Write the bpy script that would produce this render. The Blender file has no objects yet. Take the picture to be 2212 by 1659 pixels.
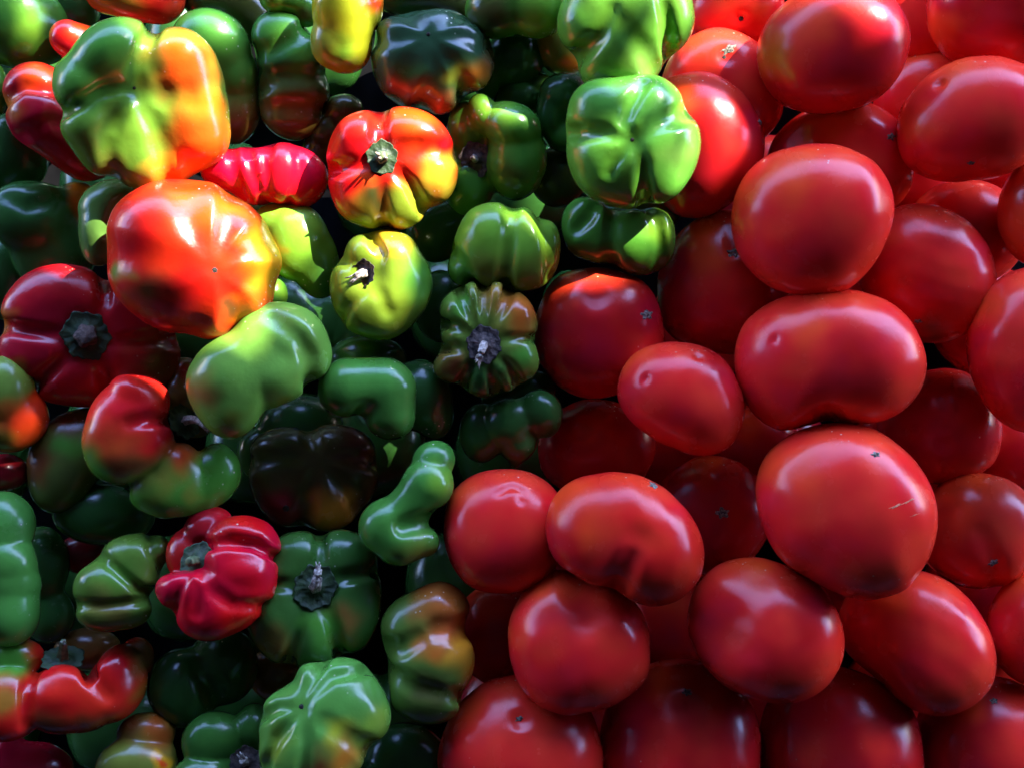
import bpy, math, random
import numpy as np
from mathutils import Vector, Matrix

# ---------------------------------------------------------------- set-up
PX = 0.00025                       # one layout unit is a quarter of a millimetre
W0, H0 = 2212.0, 1659.0            # width and height of the part of the heap in view, in layout units
CAMH = W0 * 50.0 / 36.0            # height of the camera above the top of the heap
scene = bpy.context.scene
col = scene.collection

cam_data = bpy.data.cameras.new("camera")
cam = bpy.data.objects.new("camera", cam_data)
col.objects.link(cam)
cam.location = (0, 0, CAMH * PX)
cam_data.lens = 50
cam_data.sensor_width = 36
cam_data.clip_start = 0.01
cam_data.clip_end = 200
scene.camera = cam

SUN = Vector((0.62, 0.60, 0.52)).normalized()      # direction towards the sun
world = bpy.data.worlds.new("World")
scene.world = world
world.use_nodes = True
wn = world.node_tree
wn.nodes.clear()
sky = wn.nodes.new('ShaderNodeTexSky')
sky.sky_type = 'NISHITA'
sky.sun_disc = False
sky.ozone_density = 3.0
sky.dust_density = 0.1
sky.sun_elevation = math.asin(SUN.z)
sky.sun_rotation = math.atan2(SUN.x, SUN.y)
bg = wn.nodes.new('ShaderNodeBackground')
bg.inputs['Strength'].default_value = 0.15
wo = wn.nodes.new('ShaderNodeOutputWorld')
tint = wn.nodes.new('ShaderNodeMix'); tint.data_type = 'RGBA'; tint.blend_type = 'MULTIPLY'
tint.inputs[0].default_value = 1; tint.inputs[7].default_value = (.92, .84, 1.12, 1)      # cool shade white balance
wn.links.new(sky.outputs[0], tint.inputs[6])
wn.links.new(tint.outputs[2], bg.inputs[0])
wn.links.new(bg.outputs[0], wo.inputs[0])

sun_data = bpy.data.lights.new("sun", 'SUN')
sun_data.energy = 2.0
sun_data.angle = math.radians(0.4)
sun_data.color = (1.0, 0.93, 0.82)
sun = bpy.data.objects.new("sun", sun_data)
col.objects.link(sun)
sun.rotation_euler = SUN.to_track_quat('Z', 'Y').to_euler()

scene.view_settings.view_transform = 'Standard'
scene.view_settings.look = 'None'
scene.view_settings.gamma = 1
scene.view_settings.exposure = 3.62
scene.cycles.max_bounces = 8

# ---------------------------------------------------------------- helpers
def tag(o, label=None, cat=None, group=None, kind=None):
    if label: o['label'] = label
    if cat: o['category'] = cat
    if group: o['group'] = group
    if kind: o['kind'] = kind
    return o

def nodes_of(name):
    m = bpy.data.materials.new(name)
    m.use_nodes = True
    nt = m.node_tree
    return m, nt, nt.nodes['Principled BSDF']

def N(nt, typ, **kw):
    n = nt.nodes.new(typ)
    for k, v in kw.items():
        if k in n.inputs.keys() if isinstance(k, str) else False:
            n.inputs[k].default_value = v
        else:
            setattr(n, k, v)
    return n

def skin_material(name, rough, coat, mott, bump, speck, sss, coat_rough=.12, ior=1.45):
    m, nt, b = nodes_of(name)
    L = nt.links.new
    at = N(nt, 'ShaderNodeAttribute'); at.attribute_name = 'pigment'
    tc = N(nt, 'ShaderNodeTexCoord')
    # soft mottling of the pigment
    n1 = N(nt, 'ShaderNodeTexNoise'); n1.inputs['Scale'].default_value = 45; n1.inputs['Detail'].default_value = 4
    L(tc.outputs['Object'], n1.inputs['Vector'])
    hs = N(nt, 'ShaderNodeHueSaturation')
    mr = N(nt, 'ShaderNodeMapRange'); mr.inputs['To Min'].default_value = 1 - mott; mr.inputs['To Max'].default_value = 1 + mott
    mr.inputs['From Min'].default_value = .3; mr.inputs['From Max'].default_value = .7
    L(n1.outputs['Fac'], mr.inputs['Value']); L(mr.outputs[0], hs.inputs['Value'])
    mh = N(nt, 'ShaderNodeMapRange'); mh.inputs['To Min'].default_value = .5 - .012; mh.inputs['To Max'].default_value = .5 + .012
    n1b = N(nt, 'ShaderNodeTexNoise'); n1b.inputs['Scale'].default_value = 25; n1b.inputs['Detail'].default_value = 2
    L(tc.outputs['Object'], n1b.inputs['Vector']); L(n1b.outputs['Fac'], mh.inputs['Value']); L(mh.outputs[0], hs.inputs['Hue'])
    L(at.outputs['Color'], hs.inputs['Color'])
    # fine pale flecks and pores
    vo = N(nt, 'ShaderNodeTexVoronoi'); vo.inputs['Scale'].default_value = 260
    L(tc.outputs['Object'], vo.inputs['Vector'])
    nz = N(nt, 'ShaderNodeTexNoise'); nz.inputs['Scale'].default_value = 38; nz.inputs['Detail'].default_value = 3
    L(tc.outputs['Object'], nz.inputs['Vector'])
    r1 = N(nt, 'ShaderNodeMapRange'); r1.inputs['From Min'].default_value = .16; r1.inputs['From Max'].default_value = .08
    L(vo.outputs['Distance'], r1.inputs['Value'])
    r2 = N(nt, 'ShaderNodeMapRange'); r2.inputs['From Min'].default_value = .60; r2.inputs['From Max'].default_value = .68
    L(nz.outputs['Fac'], r2.inputs['Value'])
    mu = N(nt, 'ShaderNodeMath', operation='MULTIPLY'); L(r1.outputs[0], mu.inputs[0]); L(r2.outputs[0], mu.inputs[1])
    mu2 = N(nt, 'ShaderNodeMath', operation='MULTIPLY'); L(mu.outputs[0], mu2.inputs[0]); mu2.inputs[1].default_value = speck
    mx = N(nt, 'ShaderNodeMix', data_type='RGBA')
    L(mu2.outputs[0], mx.inputs[0]); L(hs.outputs[0], mx.inputs[6]); mx.inputs[7].default_value = (.75, .68, .5, 1)
    L(mx.outputs[2], b.inputs['Base Color'])
    # gloss that varies with handling marks
    n2 = N(nt, 'ShaderNodeTexNoise'); n2.inputs['Scale'].default_value = 60; n2.inputs['Detail'].default_value = 5
    L(tc.outputs['Object'], n2.inputs['Vector'])
    rr = N(nt, 'ShaderNodeMapRange'); rr.inputs['From Min'].default_value = .3; rr.inputs['From Max'].default_value = .7
    rr.inputs['To Min'].default_value = rough * .8; rr.inputs['To Max'].default_value = rough * 1.25
    L(n2.outputs['Fac'], rr.inputs['Value']); L(rr.outputs[0], b.inputs['Roughness'])
    n3 = N(nt, 'ShaderNodeTexNoise'); n3.inputs['Scale'].default_value = 420; n3.inputs['Detail'].default_value = 2
    L(tc.outputs['Object'], n3.inputs['Vector'])
    n4 = N(nt, 'ShaderNodeTexNoise'); n4.inputs['Scale'].default_value = 70; n4.inputs['Detail'].default_value = 3
    L(tc.outputs['Object'], n4.inputs['Vector'])
    b1 = N(nt, 'ShaderNodeBump'); b1.inputs['Strength'].default_value = bump; b1.inputs['Distance'].default_value = .0006
    b2 = N(nt, 'ShaderNodeBump'); b2.inputs['Strength'].default_value = bump * 1.6; b2.inputs['Distance'].default_value = .002
    L(n3.outputs['Fac'], b1.inputs['Height']); L(n4.outputs['Fac'], b2.inputs['Height'])
    L(b1.outputs[0], b2.inputs['Normal']); L(b2.outputs[0], b.inputs['Normal'])
    b.inputs['Coat Weight'].default_value = coat
    b.inputs['Coat Roughness'].default_value = coat_rough
    b.inputs['IOR'].default_value = ior
    if sss:
        b.inputs['Subsurface Weight'].default_value = sss
        b.inputs['Subsurface Radius'].default_value = (1.0, .6, .25)
        b.inputs['Subsurface Scale'].default_value = .006
    return m

M_PEP = skin_material('pepper_skin', .23, .10, .18, .12, .9, 0.0, .16)
M_TOM = skin_material('tomato_skin', .24, .0, .07, .07, .6, 0.0, .24, 1.40)

def rough_material(name, c1, c2, scale=300, bump=.6, rough=.8):
    m, nt, b = nodes_of(name)
    L = nt.links.new
    tc = N(nt, 'ShaderNodeTexCoord')
    n = N(nt, 'ShaderNodeTexNoise'); n.inputs['Scale'].default_value = scale; n.inputs['Detail'].default_value = 6
    L(tc.outputs['Object'], n.inputs['Vector'])
    cr = N(nt, 'ShaderNodeValToRGB')
    cr.color_ramp.elements[0].position = .35; cr.color_ramp.elements[0].color = (*c1, 1)
    cr.color_ramp.elements[1].position = .65; cr.color_ramp.elements[1].color = (*c2, 1)
    L(n.outputs['Fac'], cr.inputs[0]); L(cr.outputs[0], b.inputs['Base Color'])
    bu = N(nt, 'ShaderNodeBump'); bu.inputs['Strength'].default_value = bump; bu.inputs['Distance'].default_value = .001
    L(n.outputs['Fac'], bu.inputs['Height']); L(bu.outputs[0], b.inputs['Normal'])
    b.inputs['Roughness'].default_value = rough
    return m

M_CALYX = rough_material('calyx_green', (.010, .028, .006), (.032, .07, .018), 260, .7, .6)
M_CALYX_DRY = rough_material('calyx_dry', (.012, .008, .008), (.10, .07, .055), 400, 1, .85)
M_STEM = rough_material('stem_green', (.05, .09, .03), (.16, .2, .08), 300, .6, .6)
M_STEM_DRY = rough_material('stem_dry', (.16, .12, .09), (.62, .55, .45), 500, 1, .85)
M_CORK = rough_material('scar_cork', (.02, .017, .014), (.34, .30, .22), 900, 1, .9)
M_BLOSSOM = rough_material('blossom_scar', (.006, .005, .004), (.05, .04, .03), 900, 1, .9)
M_SCUFF = rough_material('pale_scuff', (.62, .10, .04), (.60, .30, .14), 1500, .5, .7)
M_TABLE = rough_material('dark_tray', (.003, .003, .004), (.008, .008, .009), 60, .3, .9)
M_CLOTH = rough_material('shade_cloth', (.055, .055, .085), (.075, .075, .115), 60, .3, .9)

M_TABLE.node_tree.nodes['Principled BSDF'].inputs['Specular IOR Level'].default_value = .05

# ------------------------------------------------- solid shapes as distance fields (numpy)
def e(x, y, z, rx, ry, rz, rot=0):
    return ('e', x, y, z, rx, ry, rz, math.radians(rot))
def c(x1, y1, z1, r1, x2, y2, z2, r2):
    return ('c', x1, y1, z1, r1, x2, y2, z2, r2)
def o(pts, hz, ex=2.2, z=0):
    return ('o', pts, hz, ex, z)
def dimple(x, y, r, depth, k=None):            # a pit pressed into the surface at (x, y)
    return ('d', x, y, r, depth * .8, k if k else r * 1.1)
def groove(pts, r, depth, k=None):             # a furrow along pts
    return ('g', pts, r, depth, k if k else r * .9)

def smin(a, b, k):
    h = np.maximum(k - np.abs(a - b), 0) / k
    return np.minimum(a, b) - h * h * k * .25
def smax(a, b, k):
    return -smin(-a, -b, k)

def prim(s, X, Y, Z):
    t = s[0]
    if t == 'e':
        _, x, y, z, rx, ry, rz, a = s
        dx, dy, dz = X - x, Y - y, Z - z
        ca, sa = math.cos(a), math.sin(a)
        u, v = dx * ca + dy * sa, -dx * sa + dy * ca
        k0 = np.sqrt((u / rx) ** 2 + (v / ry) ** 2 + (dz / rz) ** 2) + 1e-9
        k1 = np.sqrt((u / rx ** 2) ** 2 + (v / ry ** 2) ** 2 + (dz / rz ** 2) ** 2) + 1e-9
        return k0 * (k0 - 1) / k1
    if t == 'c':
        _, x1, y1, z1, r1, x2, y2, z2, r2 = s
        vx, vy, vz = x2 - x1, y2 - y1, z2 - z1
        L = vx * vx + vy * vy + vz * vz + 1e-9
        tt = np.clip(((X - x1) * vx + (Y - y1) * vy + (Z - z1) * vz) / L, 0, 1)
        d = np.sqrt((X - x1 - tt * vx) ** 2 + (Y - y1 - tt * vy) ** 2 + (Z - z1 - tt * vz) ** 2)
        return d - (r1 + (r2 - r1) * tt)
    if t == 'o':
        _, pts, hz, ex, z0, cx, cy, tab = s
        dx, dy, dz = X - cx, Y - cy, Z - z0
        rho = np.sqrt(dx * dx + dy * dy) + 1e-9
        ph = np.arctan2(dy, dx) % (2 * math.pi)
        f = ph / (2 * math.pi) * 360
        i = f.astype(int) % 360
        R = tab[i] * (1 - (f - np.floor(f))) + tab[(i + 1) % 360] * (f - np.floor(f))
        k0 = ((rho / R) ** ex + (np.abs(dz) / hz) ** ex) ** (1 / ex) + 1e-9
        k1 = np.sqrt((rho / R ** 2) ** 2 + (dz / hz ** 2) ** 2) + 1e-9
        return k0 * (k0 - 1) / k1

def prep(s):
    if s[0] != 'o': return s
    _, pts, hz, ex, z = s
    P = np.array(pts, float)
    A = P; B = np.roll(P, -1, 0)
    cr = A[:, 0] * B[:, 1] - B[:, 0] * A[:, 1]
    cx = ((A[:, 0] + B[:, 0]) * cr).sum() / (3 * cr.sum())
    cy = ((A[:, 1] + B[:, 1]) * cr).sum() / (3 * cr.sum())
    an = np.arctan2(P[:, 1] - cy, P[:, 0] - cx) % (2 * math.pi)
    rr = np.hypot(P[:, 0] - cx, P[:, 1] - cy)
    q = np.argsort(an); an, rr = an[q], rr[q]
    an3 = np.concatenate([an - 2 * math.pi, an, an + 2 * math.pi]); rr3 = np.tile(rr, 3)
    tab = np.interp(np.arange(360) * 2 * math.pi / 360, an3, rr3)
    w = np.exp(-np.linspace(-2, 2, 25) ** 2); w /= w.sum()
    tab = np.convolve(np.tile(tab, 3), w, 'same')[360:720]
    return ('o', pts, hz, ex, z, cx, cy, tab)

class Field:
    def __init__(self, shapes, k, wob, seed, K=36, mix=.45):
        self.k = k; self.K = K; self.mix = mix; self.gd = .8
        self.add, self.sub = [], []
        self.wob = wob
        r = np.random.RandomState(seed)
        self.W = [(r.normal(size=3) * s, r.uniform(0, 6.28), a) for s, a in ((.014, 1), (.02, .7), (.03, .45), (.045, .25))
                  for _ in range(2)]
        for s in shapes:
            if s[0] in 'eco': self.add.append(prep(s))
        lo, hi = [], []
        for s in self.add:
            if s[0] == 'e':
                m = max(s[4], s[5]); a = abs(math.cos(s[7])); b = abs(math.sin(s[7]))
                ex, ey = math.hypot(s[4] * a, s[5] * b), math.hypot(s[4] * b, s[5] * a)
                lo.append((s[1] - ex, s[2] - ey, s[3] - s[6])); hi.append((s[1] + ex, s[2] + ey, s[3] + s[6]))
            elif s[0] == 'c':
                for x, y, z, r_ in (s[1:5], s[5:9]):
                    lo.append((x - r_, y - r_, z - r_)); hi.append((x + r_, y + r_, z + r_))
            else:
                P = np.array(s[1])
                lo.append((*P.min(0), s[4] - s[2])); hi.append((*P.max(0), s[4] + s[2]))
        self.lo = np.array(lo).min(0) - 14; self.hi = np.array(hi).max(0) + 14
        grv = []
        for s in shapes:
            if s[0] == 'd':
                _, x, y, r_, dep, k_ = s
                z = self.top(np.array([x]), np.array([y]))[0]
                self.sub.append((('e', x, y, z + r_ - dep, r_, r_, r_, 0), k_))
            elif s[0] == 'g':
                _, pts, r_, dep, k_ = s; dep *= self.gd; k_ *= 1.25
                P = []
                for (a, b) in zip(pts[:-1], pts[1:]):
                    n = max(2, int(math.hypot(b[0] - a[0], b[1] - a[1]) / 18))
                    P += [(a[0] + (b[0] - a[0]) * i / n, a[1] + (b[1] - a[1]) * i / n) for i in range(n)]
                P.append(pts[-1]); P = np.array(P, float)
                z = self.top(P[:, 0], P[:, 1])
                G = []
                for i in range(len(P)):
                    dep_i = dep * min(1, .35 + 1.6 * i / len(P))
                    x, y = P[i]
                    p = np.array([[x, y, z[i]]]); g = self.grad(p)[0]
                    G.append((x + g[0] * (r_ - dep_i), y + g[1] * (r_ - dep_i), z[i] + g[2] * (r_ - dep_i)))
                segs = [('c', *G[i], r_, *G[i + 1], r_) for i in range(len(G) - 1)]
                grv.append((segs, k_))
        if grv:
            self.sub.append(([q for g_, _ in grv for q in g_], sum(k_ for _, k_ in grv) / len(grv)))
    def __call__(self, X, Y, Z):
        d = d2 = None
        for s in self.add:
            v = prim(s, X, Y, Z)
            d = v if d is None else smin(d, v, self.k)
            d2 = v if d2 is None else smin(d2, v, self.K)
        d = d * (1 - self.mix) + d2 * self.mix
        for s, k_ in self.sub:
            if isinstance(s, list):
                v = prim(s[0], X, Y, Z)
                for q in s[1:]: v = np.minimum(v, prim(q, X, Y, Z))
            else: v = prim(s, X, Y, Z)
            d = smax(d, -v, k_)
        if self.wob:
            w = 0
            for f, p, a in self.W: w = w + a * np.sin(X * f[0] + Y * f[1] + Z * f[2] + p)
            d = d + self.wob * w
        return d
    def grad(self, P):
        h = 1.0
        x, y, z = P[:, 0], P[:, 1], P[:, 2]
        g = np.stack([self(x + h, y, z) - self(x - h, y, z), self(x, y + h, z) - self(x, y - h, z),
                      self(x, y, z + h) - self(x, y, z - h)], 1)
        return g / (np.linalg.norm(g, axis=1, keepdims=True) + 1e-9)
    def top(self, x, y):
        z = np.full(len(x), self.hi[2])
        for _ in range(60):
            z = z - np.clip(self(x, y, z), -6, 25) * .8
            z = np.maximum(z, 0)
        return z

def mesh_field(F, h):
    n = np.ceil((F.hi - F.lo) / h).astype(int) + 1
    ax = [F.lo[i] + np.arange(n[i]) * h for i in range(3)]
    X, Y, Z = np.meshgrid(*ax, indexing='ij')
    V = F(X, Y, Z)
    S = V < 0
    c8 = [S[i:n[0] - 1 + i, j:n[1] - 1 + j, k:n[2] - 1 + k] for i in (0, 1) for j in (0, 1) for k in (0, 1)]
    sm = sum(x.astype(np.int8) for x in c8)
    mk = (sm > 0) & (sm < 8)
    idx = -np.ones(mk.shape, int)
    idx[mk] = np.arange(mk.sum())
    ii = np.argwhere(mk)
    P = F.lo + (ii + .5) * h
    faces = []
    for a in range(3):
        b_, c_ = (a + 1) % 3, (a + 2) % 3
        A = np.moveaxis(S, (a, b_, c_), (0, 1, 2)); I = np.moveaxis(idx, (a, b_, c_), (0, 1, 2))
        ch = (A[:-1, 1:-1, 1:-1] != A[1:, 1:-1, 1:-1])
        w = np.argwhere(ch)
        i, j, k = w[:, 0], w[:, 1] + 1, w[:, 2] + 1
        q = np.stack([I[i, j - 1, k - 1], I[i, j, k - 1], I[i, j, k], I[i, j - 1, k]], 1)
        fl = ~A[i, j, k]
        q[fl] = q[fl][:, ::-1]
        faces.append(q)
    Q = np.concatenate(faces)
    E = np.concatenate([Q[:, [0, 1]], Q[:, [1, 2]], Q[:, [2, 3]], Q[:, [3, 0]]])
    cnt = np.bincount(E[:, 0], minlength=len(P))[:, None] + 1e-9
    def proj(P, m):
        for _ in range(m):
            d = F(P[:, 0], P[:, 1], P[:, 2])
            P = P - F.grad(P) * np.clip(d, -h, h)[:, None] * .9
        return P
    P = proj(P, 2)
    for _ in range(3):
        s = np.stack([np.bincount(E[:, 0], weights=P[E[:, 1], i], minlength=len(P)) for i in range(3)], 1) / cnt
        P = P * .4 + s * .6
        P = proj(P, 1)
    P = proj(P, 2)
    return P, Q

def frame_of(cx, cy, z):
    s = (CAMH - z) / CAMH
    loc = Vector(((cx - W0 / 2) * s * PX, -(cy - H0 / 2) * s * PX, z * PX))
    d = (cam.location - loc).normalized()
    q = Vector((0, 0, 1)).rotation_difference(d)
    return s, loc, q

def link_mesh(name, V, Fc, mat, smooth=True, colours=None):
    me = bpy.data.meshes.new(name)
    V = np.asarray(V, np.float32)
    if isinstance(Fc, np.ndarray):
        me.vertices.add(len(V)); me.vertices.foreach_set('co', V.ravel())
        me.loops.add(Fc.size); me.loops.foreach_set('vertex_index', Fc.ravel().astype(np.int32))
        me.polygons.add(len(Fc))
        me.polygons.foreach_set('loop_start', np.arange(0, Fc.size, Fc.shape[1], dtype=np.int32))
        me.update(calc_edges=True); me.validate()
    else:
        me.from_pydata([tuple(v) for v in V.tolist()], [], Fc)
    if smooth: me.polygons.foreach_set('use_smooth', np.ones(len(me.polygons), bool))
    if colours is not None:
        at = me.color_attributes.new('pigment', 'FLOAT_COLOR', 'POINT')
        at.data.foreach_set('color', np.c_[colours, np.ones(len(colours))].astype(np.float32).ravel())
    me.materials.append(mat)
    ob = bpy.data.objects.new(name, me)
    col.objects.link(ob)
    return ob

# ------------------------------------------------- parts laid on a fruit
def to_local(P, cx, cy, s):
    P = np.asarray(P, float)
    return np.stack([(P[:, 0] - cx) * s * PX, -(P[:, 1] - cy) * s * PX, P[:, 2] * s * PX], 1)

def patch(F, x, y, R, spikes, amp, lift, cx, cy, s, rng, name, mat, squash=1.0, ang=0.0):
    """small rough disc that follows the skin: corky stem scar or blossom scar"""
    nt, nr = 30, 4
    P = []
    th = np.arange(nt) * 2 * math.pi / nt
    edge = 1 + amp * np.cos(spikes * th + rng.uniform(0, 6)) + rng.uniform(-.5, .5, nt) * amp
    ca, sa = math.cos(ang), math.sin(ang)
    pts = [(0, 0)]
    for r in range(1, nr + 1):
        for t in range(nt):
            u = R * r / nr * math.cos(th[t]) * (1 + (edge[t] - 1) * r / nr); v = R * r / nr * math.sin(th[t]) * (1 + (edge[t] - 1) * r / nr) * squash
            pts.append((u * ca - v * sa, u * sa + v * ca))
    pts = np.array(pts) + (x, y)
    z = F.top(pts[:, 0], pts[:, 1])
    P = np.c_[pts, z]
    g = F.grad(P)
    rr = np.r_[0, np.repeat(np.arange(1, nr + 1) / nr, nt)]
    P = P + g * (lift * (1 - rr ** 2) + rng.uniform(-.5, .8, len(P)) * lift * .8 * (rr < 1) + .3 - 1.2 * (rr == 1))[:, None]
    fc = [(0, 1 + (t + 1) % nt, 1 + t) for t in range(nt)]
    for r in range(nr - 1):
        a, b = 1 + r * nt, 1 + (r + 1) * nt
        fc += [(a + t, a + (t + 1) % nt, b + (t + 1) % nt, b + t) for t in range(nt)]
    fc = [tuple(reversed(f)) for f in fc]
    return link_mesh(name, to_local(P, cx, cy, s), fc, mat)

def basis(n):
    n = np.array(n, float); n /= np.linalg.norm(n)
    a = np.array([0, -1., 0]) if abs(n[1]) < .9 else np.array([1., 0, 0])
    u = np.cross(a, n); u /= np.linalg.norm(u)
    return u, np.cross(n, u), n

def calyx_mesh(x, y, z, R, n, cx, cy, s, rng, mat, cup, lobes=6, collar=.36):
    u, v, n = basis(n)
    nt, nr = 72, 10
    th = np.arange(nt) * 2 * math.pi / nt
    ph = rng.uniform(0, 6)
    edge = 1 + .05 * np.cos(lobes * th + ph) + .04 * np.cos(2 * lobes * th + ph * 2) + .05 * np.sin(2 * th + ph) + rng.uniform(-.03, .03, nt)
    P = []
    for side in (0, 1):
        for r in range(nr + 1):
            q = r / nr
            for t in range(nt):
                rad = R * (collar * .6 + (1 - collar * .6) * q) * (1 + (edge[t] - 1) * q)
                hgt = R * (.34 * (1 - q) ** 3 + cup * q * q) + R * .018 * math.sin(lobes * th[t] * 2 + ph) * q + R * .012 * math.sin(lobes * 5 * th[t] + 3 * q) * q
                hgt += rng.uniform(-.012, .012) * R - side * R * .06
                P.append(np.array([x, y, z]) + (u * math.cos(th[t]) + v * math.sin(th[t])) * rad + n * hgt)
    fc = []
    m = (nr + 1) * nt
    for r in range(nr):
        for t in range(nt):
            a, b, cc, d = r * nt + t, r * nt + (t + 1) % nt, (r + 1) * nt + (t + 1) % nt, (r + 1) * nt + t
            fc.append((a, b, cc, d)); fc.append((m + d, m + cc, m + b, m + a))
    for t in range(nt):
        a, b = nr * nt + t, nr * nt + (t + 1) % nt
        fc.append((a, b, m + b, m + a))
    return link_mesh('calyx', to_local(P, cx, cy, s), fc, mat)

def tube(name, path, radii, cx, cy, s, rng, mat, ridges=5, ra=.12, nt=20):
    path = np.array(path, float)
    P = []
    for i in range(len(path)):
        d = path[min(i + 1, len(path) - 1)] - path[max(i - 1, 0)]
        u, v, n = basis(d)
        for t in range(nt):
            a = 2 * math.pi * t / nt
            r = radii[i] * (1 + ra * math.cos(ridges * a + i * .15) + rng.uniform(-.04, .04))
            P.append(path[i] + (u * math.cos(a) + v * math.sin(a)) * r)
    P.append(path[-1] - (path[-1] - path[-2]) * .25)
    fc = []
    for i in range(len(path) - 1):
        for t in range(nt):
            a, b = i * nt + t, i * nt + (t + 1) % nt
            fc.append((a, b, b + nt, a + nt))
    l = (len(path) - 1) * nt
    for t in range(nt): fc.append((l + t, l + (t + 1) % nt, len(P) - 1))
    return link_mesh(name, to_local(P, cx, cy, s), fc, mat)

def bend(p0, n, tip, m=9):
    """path from p0 leaving along n and ending at tip"""
    p0, tip = np.array(p0, float), np.array(tip, float)
    n = np.array(n, float); n /= np.linalg.norm(n)
    L = np.linalg.norm(tip - p0)
    q = p0 + n * L * .55
    return [(1 - t) ** 2 * p0 + 2 * t * (1 - t) * q + t * t * tip for t in np.linspace(0, 1, m)]

# ------------------------------------------------- one fruit
serial = [0]
def fruit(name, cat, label, group, z, shapes, base, spots=(), k=14, wob=1.2, h=None, mat=None,
          calyx=None, scars=(), blossoms=(), scuffs=(), K=36, mix=.45):
    serial[0] += 1
    seed = serial[0] * 7 + 3
    rng = np.random.RandomState(seed)
    F = Field(shapes, k, wob, seed, K, mix)
    if h is None: h = 6.5
    P, Q = mesh_field(F, h)
    cx, cy = (F.lo[0] + F.hi[0]) / 2, (F.lo[1] + F.hi[1]) / 2
    s, loc, rot = frame_of(cx, cy, z)
    # pigment: ripening patches (one is painted sunlight) with wandering edges
    C = np.tile(np.array(base, float), (len(P), 1))
    wx = 10 * np.sin(P[:, 0] * .05 + P[:, 2] * .04 + seed) + 6 * np.sin(P[:, 1] * .11 + P[:, 0] * .03 + seed)
    wy = 10 * np.sin(P[:, 1] * .045 - P[:, 2] * .05 + seed * 2) + 6 * np.sin(P[:, 0] * .09 + seed * 3)
    for sp in spots:
        x, y, r, cc = sp[:4]
        soft = min(1, (sp[4] if len(sp) > 4 else .75) * 1.2)
        d = np.hypot(P[:, 0] - x + wx, P[:, 1] - y + wy) / r
        w = np.clip((1.35 - d) / (soft * 1.35), 0, 1); w = (w * w * (3 - 2 * w))[:, None]
        C = C * (1 - w) + np.array(cc) * w
    parts = bool(calyx or scars or blossoms or scuffs)
    body = link_mesh(name if not parts else 'body', to_local(P, cx, cy, s), Q[:, ::-1].copy(), mat, True, C)
    if parts:
        root = bpy.data.objects.new(name, None)
        root.empty_display_size = .02
        col.objects.link(root)
        body.parent = root
    else: root = body
    root.location = loc
    root.rotation_mode = 'QUATERNION'; root.rotation_quaternion = rot
    tag(root, label, cat, group)
    for sc in scars:
        x, y, R = sc[:3]
        sq = sc[3] if len(sc) > 3 else .8; an = math.radians(sc[4]) if len(sc) > 4 else 0
        patch(F, x, y, R, 5, .28, 1.6, cx, cy, s, rng, 'stem_scar', M_CORK, sq, an).parent = root
    for x, y, R, sq, an in scuffs:
        patch(F, x, y, R, 4, .4, .25, cx, cy, s, rng, 'scuff', M_SCUFF, sq, math.radians(an)).parent = root
    for bl in blossoms:
        x, y, R = bl[:3]
        patch(F, x, y, R, 7, .15, 1.0, cx, cy, s, rng, 'blossom_scar', M_BLOSSOM).parent = root
    if calyx:
        x, y, R, n = calyx['x'], calyx['y'], calyx['r'], calyx.get('n', (0, 0, 1))
        cz = calyx.get('z')
        if cz is None: cz = F.top(np.array([float(x)]), np.array([float(y)]))[0] + calyx.get('dz', 5)
        dry = calyx.get('dry', False)
        ca = calyx_mesh(x, y, cz, R, n, cx, cy, s, rng, M_CALYX_DRY if dry else M_CALYX, calyx.get('cup', .05), calyx.get('lobes', 6))
        ca.parent = root
        tip = calyx.get('tip')
        if tip:
            p = bend((x, y, cz + R * .1), n, (tip[0], tip[1], cz + tip[2]))
            r0, r1 = calyx.get('sr', (R * .3, R * .2))
            st = tube('stem', p, [r0 + (r1 - r0) * i / 8 for i in range(9)], cx, cy, s, rng,
                      calyx.get('smat') or (M_STEM_DRY if calyx.get('drystem', True) else M_STEM))
            st.parent = ca
            # frayed fibres at the cut end
            for q in range(calyx.get('frays', 0)):
                d = (p[-1] - p[-2]); d /= np.linalg.norm(d)
                off = rng.normal(size=3) * r1 * .45
                ln = rng.uniform(.7, 1.3) * r1 * 1.8
                pp = [p[-1] + off * .8 - d * r1, p[-1] + off + d * ln * .5, p[-1] + off * 1.5 + d * ln]
                tube('stem_fibre', pp, [r1 * .3, r1 * .26, r1 * .1], cx, cy, s, rng, M_STEM_DRY, nt=6).parent = ca
    return root

# pigments (skin colours; the dark tomato red below also holds shade)
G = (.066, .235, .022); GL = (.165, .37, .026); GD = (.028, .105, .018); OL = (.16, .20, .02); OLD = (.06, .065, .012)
RD = (.62, .008, .010); CR = (.60, .004, .015); OR = (.74, .055, .004); OY = (.74, .16, .006); YE = (.66, .32, .010)
BR = (.17, .05, .012); BRD = (.20, .095, .018); BO = (.42, .11, .012)

TUNE = {'wrinkled dark red': .15, 'green pepper with a thumb': .35, 'long folded': .6}
def pepper(label, z, shapes, base, spots=(), **kw):
    for key, v in TUNE.items():
        if label.startswith(key): kw['mix'] = v
    kw.setdefault('mat', M_PEP)
    return fruit('bell_pepper', 'pepper', label, kw.pop('group', 'loose bell peppers heaped on the left'), z, shapes, base, spots, **kw)

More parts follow.
